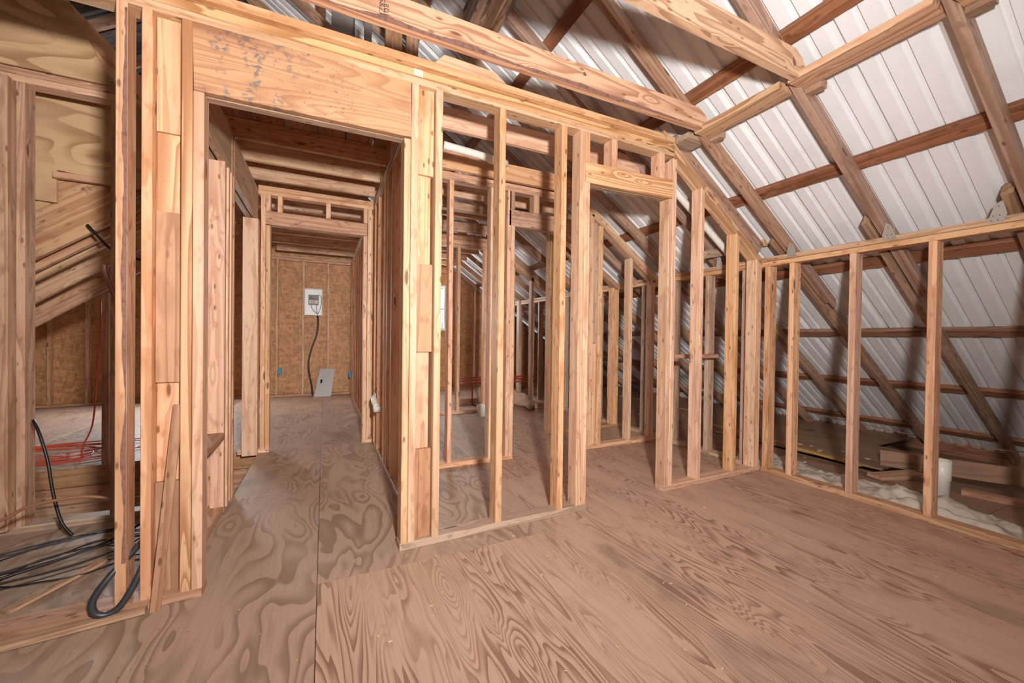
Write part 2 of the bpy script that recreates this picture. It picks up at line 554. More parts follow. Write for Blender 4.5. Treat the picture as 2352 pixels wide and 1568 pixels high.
HX0, HX1, HY0, HY1 = -2.7, -0.545, 3.14, 4.41      # stair opening
W = 1.22
for x0, ys, mats in (
        (-0.02, (-3.0, -0.52, 1.92, 4.36, 6.80, 8.1), ('ply_floor', 'ply_floor', 'ply_floor2', 'ply_floor2', 'ply_floor')),
        (1.20, (-3.0, 0.30, 2.766, 5.2, 8.1), ('ply_floor', 'ply_floor', 'ply_floor', 'ply_floor2')),
        (2.42, (-3.0, 0.0, 2.44, 4.88, 8.1), ('ply_floor', 'ply_floor', 'ply_floor', 'ply_floor'))):
    for i in range(len(ys) - 1):
        sheet(x0, x0 + W if x0 < 2 else 3.42, ys[i], ys[i + 1], mats[i])
for (x0, x1, y0, y1, mm) in ((-1.24, -0.02, -3.0, 0.70, 'ply_floor2'), (-1.24, -0.02, 0.70, 3.14, 'ply_floor2'), (-0.545, -0.02, 3.14, 4.41, 'ply_floor2'),
                             (-1.24, -0.02, 4.41, 6.2, 'ply_floor2'), (-1.24, -0.02, 6.2, 8.1, 'ply_floor'),
                             (-2.46, -1.24, -3.0, 0.70, 'ply_floor2'), (-2.46, -1.24, 0.70, 3.14, 'ply_floor2'), (-2.46, -1.24, 4.41, 8.1, 'ply_floor2'),
                             (-3.68, -2.46, -3.0, 0.0, 'ply_floor'), (-3.68, -2.46, 0.0, 3.14, 'ply_floor'), (-3.68, -2.46, 4.41, 8.1, 'ply_floor'),
                             (-3.68, -2.7, 3.14, 4.41, 'ply_floor'), (-5.2, -3.68, -3.0, 8.1, 'ply_floor2'), (-7.3, -5.2, -3.0, 8.1, 'ply_floor2')):
    sheet(x0, x1, y0, y1, mm)
# floor framing round the stair opening: rim boards and the boards below them
for zz, d in ((-0.165, 0.145), (-0.30, 0.13), (-0.44, 0.13)):
    box(floor, 'rim_board', HX0, HX1, HY1, HY1 + 0.038, zz, zz + d, 'red')
    box(floor, 'rim_board', HX0, HX1, HY0 - 0.038, HY0, zz, zz + d, 'red')
    box(floor, 'rim_board', HX1, HX1 + 0.038, HY0, HY1, zz, zz + d, 'red')
    box(floor, 'rim_board', HX0 - 0.038, HX0, HY0, HY1, zz, zz + d, 'red')
box(floor, 'stair_bottom', HX0, HX1, HY0, HY1, -2.5, -2.45, 'ply_dark')
for a_ in ((HX0, HX1, HY1, HY1 + 0.02), (HX0, HX1, HY0 - 0.02, HY0), (HX1, HX1 + 0.02, HY0, HY1), (HX0 - 0.02, HX0, HY0, HY1)):
    box(floor, 'stair_side', *a_, -2.45, -0.44, 'ply_dark')
box(floor, 'light_seal_slab', -7.3, -2.71, -3.0, 8.1, -0.06, -0.02, 'ply_dark')  # unseen slabs added under the floor to stop light leaking through the seams
box(floor, 'light_seal_slab', -2.70, 6.3, 4.46, 8.1, -0.22, -0.19, 'ply_dark')
box(floor, 'light_seal_slab', -2.70, 6.3, -3.0, 3.10, -0.22, -0.19, 'ply_dark')
box(floor, 'light_seal_slab', -0.50, 6.3, 3.10, 4.46, -0.22, -0.19, 'ply_dark')
# attic floor under the eave, darker old boards lying unevenly
for k, (x0, x1, y0, y1, z, rz) in enumerate(((3.42, 4.3, -3.0, 1.0, -0.03, 0), (3.42, 4.3, 1.0, 3.2, -0.028, 0.0), (3.42, 4.4, 3.2, 5.6, -0.03, 0), (3.42, 4.4, 5.6, 8.1, -0.03, 0),
                                             (4.3, 5.3, -3.0, 0.2, -0.05, 0), (4.34, 5.3, 1.75, 4.2, -0.01, 0.05), (4.4, 5.3, 4.2, 8.1, -0.04, 0),
                                             (5.3, 6.35, 2.2, 5.0, -0.03, -0.02), (5.3, 6.35, 5.0, 8.1, -0.03, 0))):
    sheet(x0, x1, y0, y1, 'ply_dark', z, rz=rz, name='old_board')
sheet(4.2, 6.4, -3.0, 8.1, 'ply_dark', -0.16, name='ceiling_board')

# ------------------------------------------------------------------ roof
roof = Holder('ceiling', (2.0, 2.0, 2.6), kind='structure', label='underside of the roof with brown rafters, purlins and pale ribbed metal sheets')
S = -0.675
CS = 1 / math.sqrt(1 + S * S)
XR = -0.8                                           # ridge


def zu(x, off=0.0):
    """underside of the rafters on the right slope, raised by off (vertical)"""
    return 1.857 + off + S * (x - 3.31)


NR = Vector((-S * CS, 0, CS))
XE = 6.22
RY = [1.93 + 0.61 * k for k in range(-8, 11)]
for y in RY:
    for sgn in (1, -1):
        def mir(x):
            return x if sgn > 0 else 2 * XR - x
        if sgn > 0 and 0.0 < y < 6:
            # spliced at the knee wall: the upper length ends just below it, a second runs on to the eave
            beam(roof, 'rafter', (XR, y + 0.022, zu(XR)), (3.93, y + 0.022, zu(3.93)), 0.044, 0.089, 'rafter', lift=0.0445, slant1=-0.5)
            beam(roof, 'rafter', (3.27, y + 0.082, zu(3.27)), (XE, y + 0.082, zu(XE)), 0.045, 0.089, 'rafter', lift=0.0445)
        else:
            beam(roof, 'rafter', (mir(XR), y + 0.019, zu(XR)), (mir(XE), y + 0.019, zu(XE)), 0.038, 0.089, 'rafter', lift=0.0445)
for k in range(-4, 6):
    for sgn in (1, -1):
        xb = 2.25 + 0.76 * k - 0.034
        if xb < XR or xb > XE:
            continue
        z = zu(xb) + 0.089 / CS
        xm = xb if sgn > 0 else 2 * XR - xb
        nn = Vector((NR.x * sgn, 0, NR.z))
        p0 = Vector((xm, -3.0, z)) + nn * 0.019
        p1 = Vector((xm, 8.1, z)) + nn * 0.019
        o = beam(roof, 'purlin', p0, p1, 0.038, 0.089, 'purlin', side=nn)
# ribbed sheets, 0.915 m cover, each one part
def roof_panel(ya, sgn):
    prof = [(0.0, 0.024), (0.010, 0.024), (0.026, 0.0)]
    for j in range(3):
        y0 = 0.305 * j
        prof += [(y0 + 0.084, 0.0), (y0 + 0.089, 0.015), (y0 + 0.113, 0.015), (y0 + 0.118, 0.0), (y0 + 0.185, 0.0), (y0 + 0.190, 0.015), (y0 + 0.214, 0.015), (y0 + 0.219, 0.0)]
        if j < 2:
            prof += [(y0 + 0.275, 0.0), (y0 + 0.292, 0.026), (y0 + 0.318, 0.026), (y0 + 0.335, 0.0)]
    prof += [(0.889, 0.0), (0.904, 0.028), (0.927, 0.028), (0.930, 0.016)]
    off = (0.089 + 0.038 + 0.001) / CS
    vs_ = []
    for (py, h) in prof:
        for x in (XR - 0.02, XE + 0.12):
            q = Vector((x, ya + py, zu(x, off))) + NR * h
            if sgn < 0:
                q.x = 2 * XR - q.x
            vs_.append(tuple(q))
    n = len(prof)
    fs = [(2 * i, 2 * i + 1, 2 * i + 3, 2 * i + 2) for i in range(n - 1)]
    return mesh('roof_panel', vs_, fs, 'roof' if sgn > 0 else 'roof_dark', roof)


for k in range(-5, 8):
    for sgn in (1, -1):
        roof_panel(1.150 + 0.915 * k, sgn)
# ridge cap so that no light leaks in
beam(roof, 'ridge_cap', (XR, -3.6, zu(XR) + 0.2), (XR, 8.6, zu(XR) + 0.2), 0.5, 0.02, 'roof', side=(1, 0, 0))
for x in (XE + 0.14, 2 * XR - XE - 0.14):
    box(roof, 'fascia', x - 0.02, x + 0.02, -3.1, 8.15, -0.2, 0.16, 'purlin')
# ceiling joists resting on the partitions
for y, x0, x1 in ((2.545, 0.0, 2.36), (3.14, 0.45, 2.36), (3.32, -0.66, 0.44), (3.70, -0.66, 0.44), (4.11, -0.66, 0.44), (3.735, 0.45, 2.3), (4.34, 0.45, 2.3), (4.95, -0.66, 2.3), (5.56, -0.7, 2.3), (6.17, -0.7, 2.3), (6.78, -0.7, 2.3), (7.39, -0.7, 2.3)):
    box(roof, 'ceiling_joist', x0, x1, y, y + 0.038, 2.455, 2.595, 'pine' if y < 3.8 else 'pine_old')
box(roof, 'ceiling_joist', -0.66, 0.05, 2.545, 2.583, 2.455, 2.595, 'red')
for x0 in (-0.66, -0.46, -0.26, -0.06, 0.14, 0.34):
    box(roof, 'deck_plank', x0, x0 + 0.19, 2.20, 4.4, 2.597, 2.615, 'red')
# flat blocks let in between the rafters along the ledger line
for y0, y1 in ((-0.48, 0.10), (0.15, 0.71), (0.76, 1.33), (1.375, 1.93)):
    box(roof, 'ledger_block', 2.27, 2.41, y0, y1, 2.494, 2.532, 'bold')
box(roof, 'ledger_block', 2.27, 2.45, 1.975, 2.15, 2.494, 2.532, 'grey')
beam(roof, 'rafter', (2.30, 2.172, zu(2.30)), (3.33, 2.172, zu(3.33)), 0.045, 0.089, 'rafter', lift=0.0445)
# rough cleats peeping out behind the rafters
for y in (1.905, 1.30, 0.69):
    box(roof, 'cleat', 2.415, 2.47, y - 0.06, y + 0.02, 2.47, 2.51, 'rafter')
    beam(roof, 'cleat', (3.38, y + 0.01, zu(3.38)), (3.98, y + 0.01, zu(3.98)), 0.03, 0.06, 'rafter', lift=0.02, slant1=-0.6)

# ------------------------------------------------------------------ walls
ST = 0.089


def zt(x):
    return 2.363 + 0.0175 * x


T1 = math.atan(0.0247)
w1 = Holder('wall_front', (0.36, 0, 0), world=(0.36, 2.041, 0), rz=T1, kind='structure',
            label='nearest stud partition with the wide headed hallway opening and a narrow doorway')


def s1(x0, x1, z0=0.038, z1=None, y0=0.0, y1=ST, mat='pine', name='stud'):
    if z1 is None:
        z1 = zt((x0 + x1) / 2)
    return box(w1, name, x0, x1, y0, y1, z0, z1, mat)


s1(-2.7, -0.451, 0.0, 0.038, name='sole_plate', mat='pine_old')
s1(0.352, 1.517, 0.0, 0.038, name='sole_plate', mat='grey')
s1(2.214, 3.33, 0.0, 0.038, name='sole_plate')
for z0, mt in ((0.0, 'pine'), (0.038, 'bold')):
    beam(w1, 'top_plate', (-2.7, ST / 2, zt(-2.7) + z0 + 0.019), (2.26, ST / 2, zt(2.26) + z0 + 0.019), ST, 0.037, mt)
beam(w1, 'cap_plate', (-2.7, 0.01, zt(-2.7) + 0.096), (2.22, 0.01, zt(2.22) + 0.096), ST, 0.038, 'pine')
s1(-1.14, -1.10)
s1(-0.722, -0.688)
s1(-0.647, -0.614)
bark(w1, (-0.6885, -0.001, 0.2), (-0.6885, -0.001, 2.33), (-1, 0, 0), 0.014)
lasts = (zt(-0.5), 1.90, 1.58, 0.89, 0.485, 0.038)
for i in range(5):
    yo = (0.040, 0.052, 0.036, 0.054, 0.038)[i]
    s1(-0.613, -0.527, lasts[i + 1] + 0.001, lasts[i], yo, yo + 0.036, ('pine', 'bold', 'red', 'pine', 'red')[i], 'spacer_block')
s1(-0.525, -0.489, mat='bold')
s1(-0.487, -0.451, 0.038, 2.076)
h1 = beam(w1, 'header', (-0.487, 0.019, 2.218), (0.389, 0.019, 2.234), 0.038, 0.276, 'header')
beam(w1, 'header', (-0.487, 0.064, 2.216), (0.389, 0.064, 2.232), 0.050, 0.276, 'grey')
s1(0.357, 0.390, 0.038, 2.084)
s1(0.392, 0.428)
lasts = (zt(0.47), 1.929, 1.467, 1.009, 0.502, 0.038)
for i in range(5):
    yo = (0.030, 0.046, 0.028, 0.046, 0.026)[i]
    s1(0.429, 0.505 if i % 2 else 0.515, lasts[i + 1] + 0.001, lasts[i], yo, yo + 0.036, ('pine', 'pine', 'red', 'pine', 'red')[i], 'spacer_block')
s1(0.518, 0.555)
s1(0.884, 0.922)
s1(1.300, 1.338)
s1(1.436, 1.474)
s1(1.476, 1.515, 0.038, 2.073)
s1(1.476, 1.512, 2.204, name='cripple_stud')
s1(1.690, 1.735, 2.207, name='cripple_stud')
s1(2.120, 2.166, 2.225, name='cripple_stud')
for y0 in (0.0, 0.048):
    beam(w1, 'header', (1.476, y0 + 0.019, 2.139), (2.246, y0 + 0.019, 2.165), 0.040, 0.130, 'bold' if y0 == 0 else 'grey')
s1(2.212, 2.248, 0.038, 2.094)
s1(2.250, 2.288, 0.038, zt(2.27) - 0.02)
# plates that slope down with the roof
SP = -0.690


def zs(x):
    return 2.218 + SP * (x - 2.577)


beam(w1, 'sloped_plate', (2.13, ST / 2, zs(2.13)), (3.34, ST / 2, zs(3.34)), ST, 0.050, 'bold', lift=0.025, slant1=0.6)
s1(2.552, 2.590, 0.038, zs(2.57) + 0.01)
s1(2.970, 3.010, 0.038, zs(2.99) + 0.01)
s1(3.236, 3.310, 0.038, zs(3.25) + 0.01)
box(w1, 'repair_patch', 0.400, 0.447, -0.002, 0.0, 2.409, 2.443, 'cream', ch=0.0)
# board end standing on the cap plate above the stud bay
pb = [(0.492, 2.49), (0.560, 2.565), (0.850, 2.562), (0.946, 2.50)]
prism_y('joist_offcut', pb, 0.0, 0.038, 'pine', w1)

# knee wall on the right
kw = Holder('wall_right', (3.31, 0, 0), kind='structure', label='low knee wall of studs under the metal roof along the right side')
KX = 3.31
box(kw, 'sole_plate', KX + 0.005, KX + 0.094, -3.0, 2.10, 0, 0.038, 'pine_old')
box(kw, 'sole_plate', KX, KX + ST, 2.15, 8.05, 0, 0.038, 'grey')
for z in (1.705, 1.744):
    box(kw, 'top_plate', KX, KX + ST, -3.0, 8.05, z, z + 0.037, 'pine_old' if z > 1.72 else 'pine')
ky = [-2.6, -2.2, -1.8, -1.4, -1.0, -0.6, -0.14, 0.26, 0.66, 1.064, 1.464, 1.862]
for y in ky:
    box(kw, 'stud', KX, KX + ST, y, y + 0.039, 0.038, 1.704, 'pine')
box(kw, 'stud', KX, KX + ST, 2.045, 2.090, 0.038, 1.704, 'pine')
for y in (2.25, 2.62, 3.02, 3.47, 4.30, 4.70, 5.10, 5.92, 6.24, 6.73, 7.10, 7.50, 7.9):
    box(kw, 'stud', KX, KX + ST, y, y + 0.039, 0.038, 1.704, 'grey')
box(kw, 'nailing_strip', 2.62, 3.30, 2.50, 2.538, 0.925, 0.962, 'red')

# sheet-metal framing angles nailed to the knee wall plate at each rafter
def clip(y0, flip, parent):
    s = -1 if flip else 1
    x = KX - 0.004
    pts = [(x, y0, 1.752), (x, y0 + s * 0.062, 1.752), (x, y0 + s * 0.075, 1.79), (x, y0 + s * 0.058, 1.868), (x, y0 + s * 0.030, 1.850)]
    vs_ = [Vector(p) for p in pts] + [Vector(p) + Vector((0.003, 0, 0)) for p in pts]
    n = len(pts)
    fs = [tuple(range(n)), tuple(range(2 * n - 1, n - 1, -1))] + [(i, i + n, (i + 1) % n + n, (i + 1) % n) for i in range(n)]
    o = mesh('framing_angle', vs_, fs, 'zinc', parent)
    for dy, dz in ((0.018, 0.012), (0.042, 0.012), (0.024, 0.036), (0.048, 0.036), (0.044, 0.085)):
        c = (x - 0.001, y0 + s * dy, 1.752 + dz)
        mesh('nail', [(c[0], c[1] - 0.003, c[2] - 0.003), (c[0], c[1] + 0.003, c[2] - 0.003), (c[0], c[1] + 0.003, c[2] + 0.003), (c[0], c[1] - 0.003, c[2] + 0.003), (c[0] - 0.002, c[1], c[2])],
             [(0, 1, 4), (1, 2, 4), (2, 3, 4), (3, 0, 4), (3, 2, 1, 0)], 'nail', parent)


clip(1.845, False, kw)
clip(1.250, False, kw)
clip(0.870, True, kw)
clip(2.47, False, kw)

# second partition
w3 = Holder('wall_middle', (2.0, 3.2, 0), kind='structure', label='second stud partition behind the nearest one, with its own doorway')


def wx(w, y, x0, x1, z0=0.038, z1=2.381, mat='pine', name='stud', d=ST):
    return box(w, name, x0, x1, y, y + d, z0, z1, mat)


Y3 = 3.20
wx(w3, Y3, 0.545, 1.534, 0, 0.038, name='sole_plate')
wx(w3, Y3, 2.325, 3.31, 0, 0.038, name='sole_plate')
wx(w3, Y3, 0.545, 2.30, 2.390, 2.424, 'pine_old', 'top_plate')
wx(w3, Y3, 0.545, 2.28, 2.425, 2.455, 'pine', 'top_plate')
for a, b_ in ((0.545, 0.583), (0.931, 0.967), (1.300, 1.338), (1.459, 1.496)):
    wx(w3, Y3, a, b_, z1=2.389)
wx(w3, Y3, 1.498, 1.534, z1=2.085)
wx(w3, Y3, 1.478, 2.362, 2.085, 2.228, 'pine_old', 'header')
wx(w3, Y3, 1.478, 1.53, 2.229, 2.389, 'red', 'cripple_stud')
wx(w3, Y3, 1.72, 1.78, 2.229, 2.389, 'pine_old', 'cripple_stud')
wx(w3, Y3, 2.05, 2.09, 2.229, 2.389, 'pine_old', 'cripple_stud')
wx(w3, Y3, 2.325, 2.362, z1=2.085)
wx(w3, Y3, 2.364, 2.402, z1=2.31)
wx(w3, Y3 + 0.02, 2.403, 2.46, 1.05, 2.24, 'grey', 'spacer_block', 0.036)
wx(w3, Y3 + 0.03, 2.403, 2.46, 0.038, 1.04, 'pine', 'spacer_block', 0.036)
wx(w3, Y3, 2.462, 2.512, z1=2.21)
wx(w3, Y3, 2.86, 2.90, z1=1.93)
wx(w3, Y3, 3.17, 3.21, z1=1.72)
beam(w3, 'sloped_plate', (2.27, Y3 + ST / 2, 2.374), (3.20, Y3 + ST / 2, 1.694), ST, 0.038, 'pine_old', lift=0.019)
beam(w3, 'sloped_plate', (2.25, Y3 + ST / 2, 2.388), (3.28, Y3 + ST / 2, 1.636), ST, 0.038, 'pine', lift=0.058)

# third partition, a closet behind it
w3b = Holder('wall_closet', (2.8, 3.885, 0), kind='structure', label='short closet partition between the second wall and the rear one')
Yb = 3.885
wx(w3b, Yb, 2.302, 3.31, 0, 0.038, name='sole_plate', mat='red')
wx(w3b, Yb, 2.302, 2.345, z1=2.37, mat='pine_old')
wx(w3b, Yb, 2.70, 2.738, z1=2.09)
wx(w3b, Yb, 3.209, 3.245, z1=1.72)
wx(w3b, Yb, 3.248, 3.305, z1=1.70)
wx(w3b, Yb, 0.545, 2.35, 2.381, 2.455, 'pine_old', 'top_plate')
beam(w3b, 'sloped_plate', (2.28, Yb + ST / 2, 2.37), (3.30, Yb + ST / 2, 1.70), ST, 0.05, 'red', lift=0.025)

# fourth partition
w4 = Holder('wall_rear', (2.2, 5.4, 0), kind='structure', label='far stud partition in front of the gable, with an open doorway')
Y4 = 5.40
wx(w4, Y4, 0.545, 2.141, 0, 0.038, name='sole_plate')
wx(w4, Y4, 2.90, 3.31, 0, 0.075, name='sole_plate', mat='pine_old')
for a, b_ in ((0.545, 0.583), (1.25, 1.288), (1.701, 1.740), (2.102, 2.141)):
    wx(w4, Y4, a, b_, z1=2.361)
wx(w4, Y4, 0.545, 2.30, 2.362, 2.40, 'pine_old', 'top_plate')
wx(w4, Y4, 0.545, 2.30, 2.402, 2.455, 'pine', 'top_plate')
wx(w4, Y4, 2.88, 2.922, z1=2.02)
wx(w4, Y4, 3.22, 3.262, z1=1.75)
wx(w4, Y4, 2.56, 2.60, z1=2.2)
beam(w4, 'sloped_plate', (2.25, Y4 + ST / 2, 2.36), (3.31, Y4 + ST / 2, 1.70), ST, 0.075, 'pine_old', lift=0.04)
w5b = Holder('wall_plumbing', (2.2, 6.05, 0), kind='structure', label='lone sole plate and studs of the plumbing wall near the gable')
box(w5b, 'sole_plate', 1.90, 2.45, 6.05, 6.09, 0, 0.10, 'red')
box(w5b, 'stud', 2.62, 2.66, 6.05, 6.14, 0.0, 1.75, 'grey')
box(w5b, 'stud', 2.99, 3.03, 6.05, 6.14, 0.0, 1.72, 'grey')

# hallway walls
hr = Holder('wall_hall_right', (0.49, 3.1, 0), kind='structure', label='row of studs seen edge on along the right side of the hallway')
box(hr, 'sole_plate', 0.45, 0.539, 2.15, 4.26, 0, 0.038, 'pine_old')
for i, y in enumerate((2.20, 2.62, 3.03, 3.27, 3.45, 3.86, 4.14)):
    box(hr, 'stud', 0.447, 0.536, y, y + 0.038, 0.038, 2.379, 'pine')
for z in (2.380, 2.418):
    box(hr, 'top_plate', 0.447, 0.536, 2.15, 8.0, z, z + 0.037, 'grey')
box(hr, 'sole_plate', 0.447, 0.536, 4.36, 8.0, 0, 0.038, 'pine_old')
for y in (4.48, 4.62, 5.02, 5.42, 5.83, 6.24, 6.64, 7.05, 7.5, 7.92):
    box(hr, 'stud', 0.447, 0.536, y, y + 0.038, 0.038, 2.379, 'pine')
hl = Holder('wall_hall_left', (-0.59, 3.1, 0), kind='structure', label='posts and heavy header beam along the stair side of the hallway')
box(hl, 'header', -0.640, -0.602, 2.14, 4.26, 2.135, 2.41, 'grey')
box(hl, 'header', -0.588, -0.550, 2.14, 4.26, 2.135, 2.41, 'grey')
box(hl, 'stud', -0.637, -0.548, 2.93, 2.968, 0.0, 2.134, 'pine')
box(hl, 'stud', -0.637, -0.548, 3.03, 3.068, 0.0, 2.134, 'pine')
box(hl, 'stud', -0.637, -0.548, 3.12, 3.158, 0.0, 2.379, 'pine')
box(hl, 'stud', -0.637, -0.548, 3.19, 3.228, -0.2, 2.379, 'pine')
box(hl, 'stud', -0.637, -0.548, 2.16, 2.198, 0.0, 2.134, 'red')
box(hl, 'blocking', -0.630, -0.541, 2.20, 2.925, 0.452, 0.49, 'red')
box(hl, 'sole_plate', -0.637, -0.548, 2.15, 2.925, 0.0, 0.038, 'pine_old')
box(hl, 'sheathing', -0.655, -0.640, 2.15, 2.93, 0.038, 2.13, 'red')
w7 = Holder('wall_hall_end', (-0.05, 4.27, 0), kind='structure', label='framed doorway across the hallway with cripple studs over its header')
Y7 = 4.27
wx(w7, Y7, -0.70, -0.454, 0, 0.038, name='sole_plate')
wx(w7, Y7, 0.354, 0.447, 0, 0.038, name='sole_plate')
for a, b_, z1 in ((-0.529, -0.492, 2.372), (-0.490, -0.454, 2.095), (0.354, 0.389, 2.095), (0.392, 0.429, 2.372)):
    wx(w7, Y7, a, b_, z1=z1)
wx(w7, Y7 - 0.06, -0.659, -0.541, 0.0, 2.130, name='post', d=0.10)
beam(w7, 'header', (-0.492, Y7 + 0.02, 2.166), (0.386, Y7 + 0.02, 2.158), 0.04, 0.125, 'pine_old')
beam(w7, 'header', (-0.492, Y7 + 0.068, 2.166), (0.386, Y7 + 0.068, 2.158), 0.04, 0.125, 'pine_old')
for a, b_ in ((-0.490, -0.454), (-0.398, -0.358), (0.008, 0.050), (0.354, 0.389)):
    wx(w7, Y7, a, b_, 2.226, 2.372, name='cripple_stud')
wx(w7, Y7, -0.55, 0.445, 2.373, 2.410, 'pine', 'top_plate')
wx(w7, Y7, -0.55, 0.445, 2.411, 2.455, 'pine_old', 'top_plate')

# closet wall on the left
w5 = Holder('wall_left', (-1.3, 3.05, 0), kind='structure', label='framed closet opening on the left with a doubled top plate')
Y5 = 3.05
wx(w5, Y5, -2.7, -0.66, 0, 0.038, name='sole_plate', mat='grey')
wx(w5, Y5, -2.7, -1.075, 2.420, 2.456, 'pine', 'top_plate')
wx(w5, Y5, -2.7, -1.075, 2.457, 2.494, 'pine_old', 'top_plate')
wx(w5, Y5, -1.490, -1.455, z1=2.419, mat='pine_old')
wx(w5, Y5 - 0.05, -1.75, -1.495, z1=2.419, mat='pine_old', name='post')
wx(w5, Y5, -1.113, -1.075, z1=2.419, mat='pine_old')
wx(w5, Y5 + 1.36, -1.66, -1.615, 0.0, 1.42, 'pine_old')
prism_y('plywood_sheet', [(-2.7, 2.495), (-1.10, 2.495), (-1.285, 2.92), (-1.55, 3.55), (-2.7, 3.9)], Y5 - 0.014, Y5 - 0.002, 'ply_wall', w5)
prism_y('plywood_sheet', [(-1.72, 1.870), (-1.442, 1.858), (-1.442, 2.052), (-0.9, 2.00), (-0.9, 2.62), (-1.72, 2.62)], 3.30, 3.312, 'ply_wall', w5)
box(w5, 'cleat', -1.442, -0.95, 3.26, 3.298, 1.995, 2.033, 'pine_old')
sl = (1.463 - 1.151) / (2.04 - 1.631)
for y, D in ((4.45, 0.14), (3.98, 0.14), (3.63, 0.14), (3.50, 0.09), (3.34, 0.34)):
    beam(w5, 'sloping_joist', (-2.9, y + 0.019, 1.151 + sl * (-2.9 + 2.04)), (-0.75, y + 0.019, 1.151 + sl * (-0.75 + 2.04)), 0.038, D, 'pine_old', lift=D / 2)
beam(w5, 'sloping_joist', (-1.55, 3.16, 3.1), (-0.9, 3.16, 2.42), 0.038, 0.14, 'pine')

# gables
def gable(name, yy, holes, studs, label):
    g = Holder(name, (0, yy, 0), kind='structure', label=label)
    top = lambda x: zu(x if x > XR else 2 * XR - x, 0.10)
    xs = sorted(set([-7.6 + 1.22 * k for k in range(0, 12)] + [XR]))
    xs = [x for x in xs if -7.9 < x < 6.3] + [6.3]
    for a, b_ in zip(xs, xs[1:]):
        cuts = [h for h in holes if h[0] < b_ and h[1] > a]
        segs = []
        if not cuts:
            segs.append((a, b_, -0.2, None))
        else:
            h = cuts[0]
            if h[0] > a:
                segs.append((a, h[0], -0.2, None))
            if h[1] < b_:
                segs.append((h[1], b_, -0.2, None))
            l, r = max(a, h[0]), min(b_, h[1])
            segs.append((l, r, -0.2, h[2]))
            segs.append((l, r, h[3], None))
        for (l, r, z0, z1) in segs:
            l2, r2 = l, r
            if z1 is None:
                p = [(l2, z0), (r2, z0), (r2, max(top(r2), z0 + 0.01)), (l2, max(top(l2), z0 + 0.01))]
            else:
                p = [(l2, z0), (r2, z0), (r2, z1), (l2, z1)]
            prism_y('osb_sheet', p, yy, yy + 0.012, 'osb', g)
    return g


holes = ((1.50, 2.27, 1.235, 2.15), (-2.45, -1.75, 0.75, 1.65))
gb = gable('wall_far', 8.08, holes, True, 'gable end wall of strand board with studs in front of it')
for x in [-0.744 + 0.405 * k for k in range(-8, 14)]:
    if any(h[0] - 0.05 < x < h[1] + 0.02 for h in holes):
        continue
    z1 = 2.40 if -0.8 < x < 2.3 else max(0.2, zu(x if x > XR else 2 * XR - x) - 0.02)
    box(gb, 'stud', x - 0.019, x + 0.019, 8.0, 8.075, 0.038, z1, 'pine_old')
box(gb, 'sole_plate', -7.0, 5.9, 8.0, 8.075, 0, 0.038, 'pine_old')
for z in (2.40, 2.44):
    box(gb, 'top_plate', -1.2, 2.4, 8.0, 8.075, z, z + 0.038, 'pine_old')
gable('wall_behind', -3.05, (), False, 'plain strand board gable behind the camera')

# windows
for i, h in enumerate(holes):
    wn = Holder('window_%d' % (i + 1), ((h[0] + h[1]) / 2, 8.05, h[2]), kind='structure',
                label=('small white sash window in the far gable, daylight and green leaves outside', 'small white sash window in the left bay of the far gable')[i])
    x0, x1, _, z0, z1 = h[0], h[1], 0, h[2], h[3]
    ys = (8.03, 8.10)
    zm = (z0 + z1) / 2 - 0.03
    box(wn, 'window_sill', x0 - 0.01, x1 + 0.01, 8.0, 8.11, z0 - 0.02, z0 + 0.035, 'vinyl')
    box(wn, 'window_head', x0, x1, *ys, z1 - 0.04, z1, 'vinyl')
    box(wn, 'window_jamb', x0, x0 + 0.035, *ys, z0 + 0.036, z1 - 0.041, 'vinyl')
    box(wn, 'window_jamb', x1 - 0.035, x1, *ys, z0 + 0.036, z1 - 0.041, 'vinyl')
    box(wn, 'sash_rail', x0 + 0.036, x1 - 0.036, 8.04, 8.08, zm - 0.02, zm + 0.02, 'vinyl')
    box(wn, 'pane', x0 + 0.036, x1 - 0.036, 8.058, 8.061, z0 + 0.036, zm - 0.021, 'glass', ch=0.0)
    box(wn, 'pane', x0 + 0.036, x1 - 0.036, 8.068, 8.071, zm + 0.021, z1 - 0.041, 'glass', ch=0.0)

# tree outside the gable window
bm = bmesh.new()
bmesh.ops.create_icosphere(bm, subdivisions=4, radius=2.0)
for v in bm.verts:
    v.co += v.co.normalized() * noise.noise(v.co * 1.6) * 0.9
me = bpy.data.meshes.new('crown')
bm.to_mesh(me)
bm.free()
tr = Holder('leafy_tree', (2.9, 13.5, -2.5), label='green leafy tree outside seen through the gable window', cat='tree')
link('crown', me, 'leaf', tr, Matrix.Translation((2.9, 13.5, 1.2)))
tube('trunk', [(2.9, 13.5, -2.5), (2.95, 13.5, 0), (2.9, 13.5, 1)], 0.18, 'purlin', tr)

# ------------------------------------------------------------------ things
# collar ties
c1 = Holder('collar_tie', (1.2, 1.90, 2.5), label='pale collar tie with a bark edge and a dark grade stamp, above the partition', cat='beam')
zc = 2.50
me_c = [(-1.9, zc), (2.36, zc), (2.36, 2.502), (2.30, 2.60), (2.24, 2.635), (-1.9, 2.635)]
prism_y('tie_board', me_c, 1.872, 1.912, 'bold', c1)
c2 = Holder('collar_tie', (1.2, 1.29, 2.5), label='heavier-grained collar tie nearest the camera, with an oval knot at its lower end', cat='beam')
prism_y('tie_board', [(-1.9, zc - 0.005), (2.36, zc - 0.005), (2.36, 2.50), (2.30, 2.60), (2.24, 2.635), (-1.9, 2.635)], 1.272, 1.312, 'bold', c2)
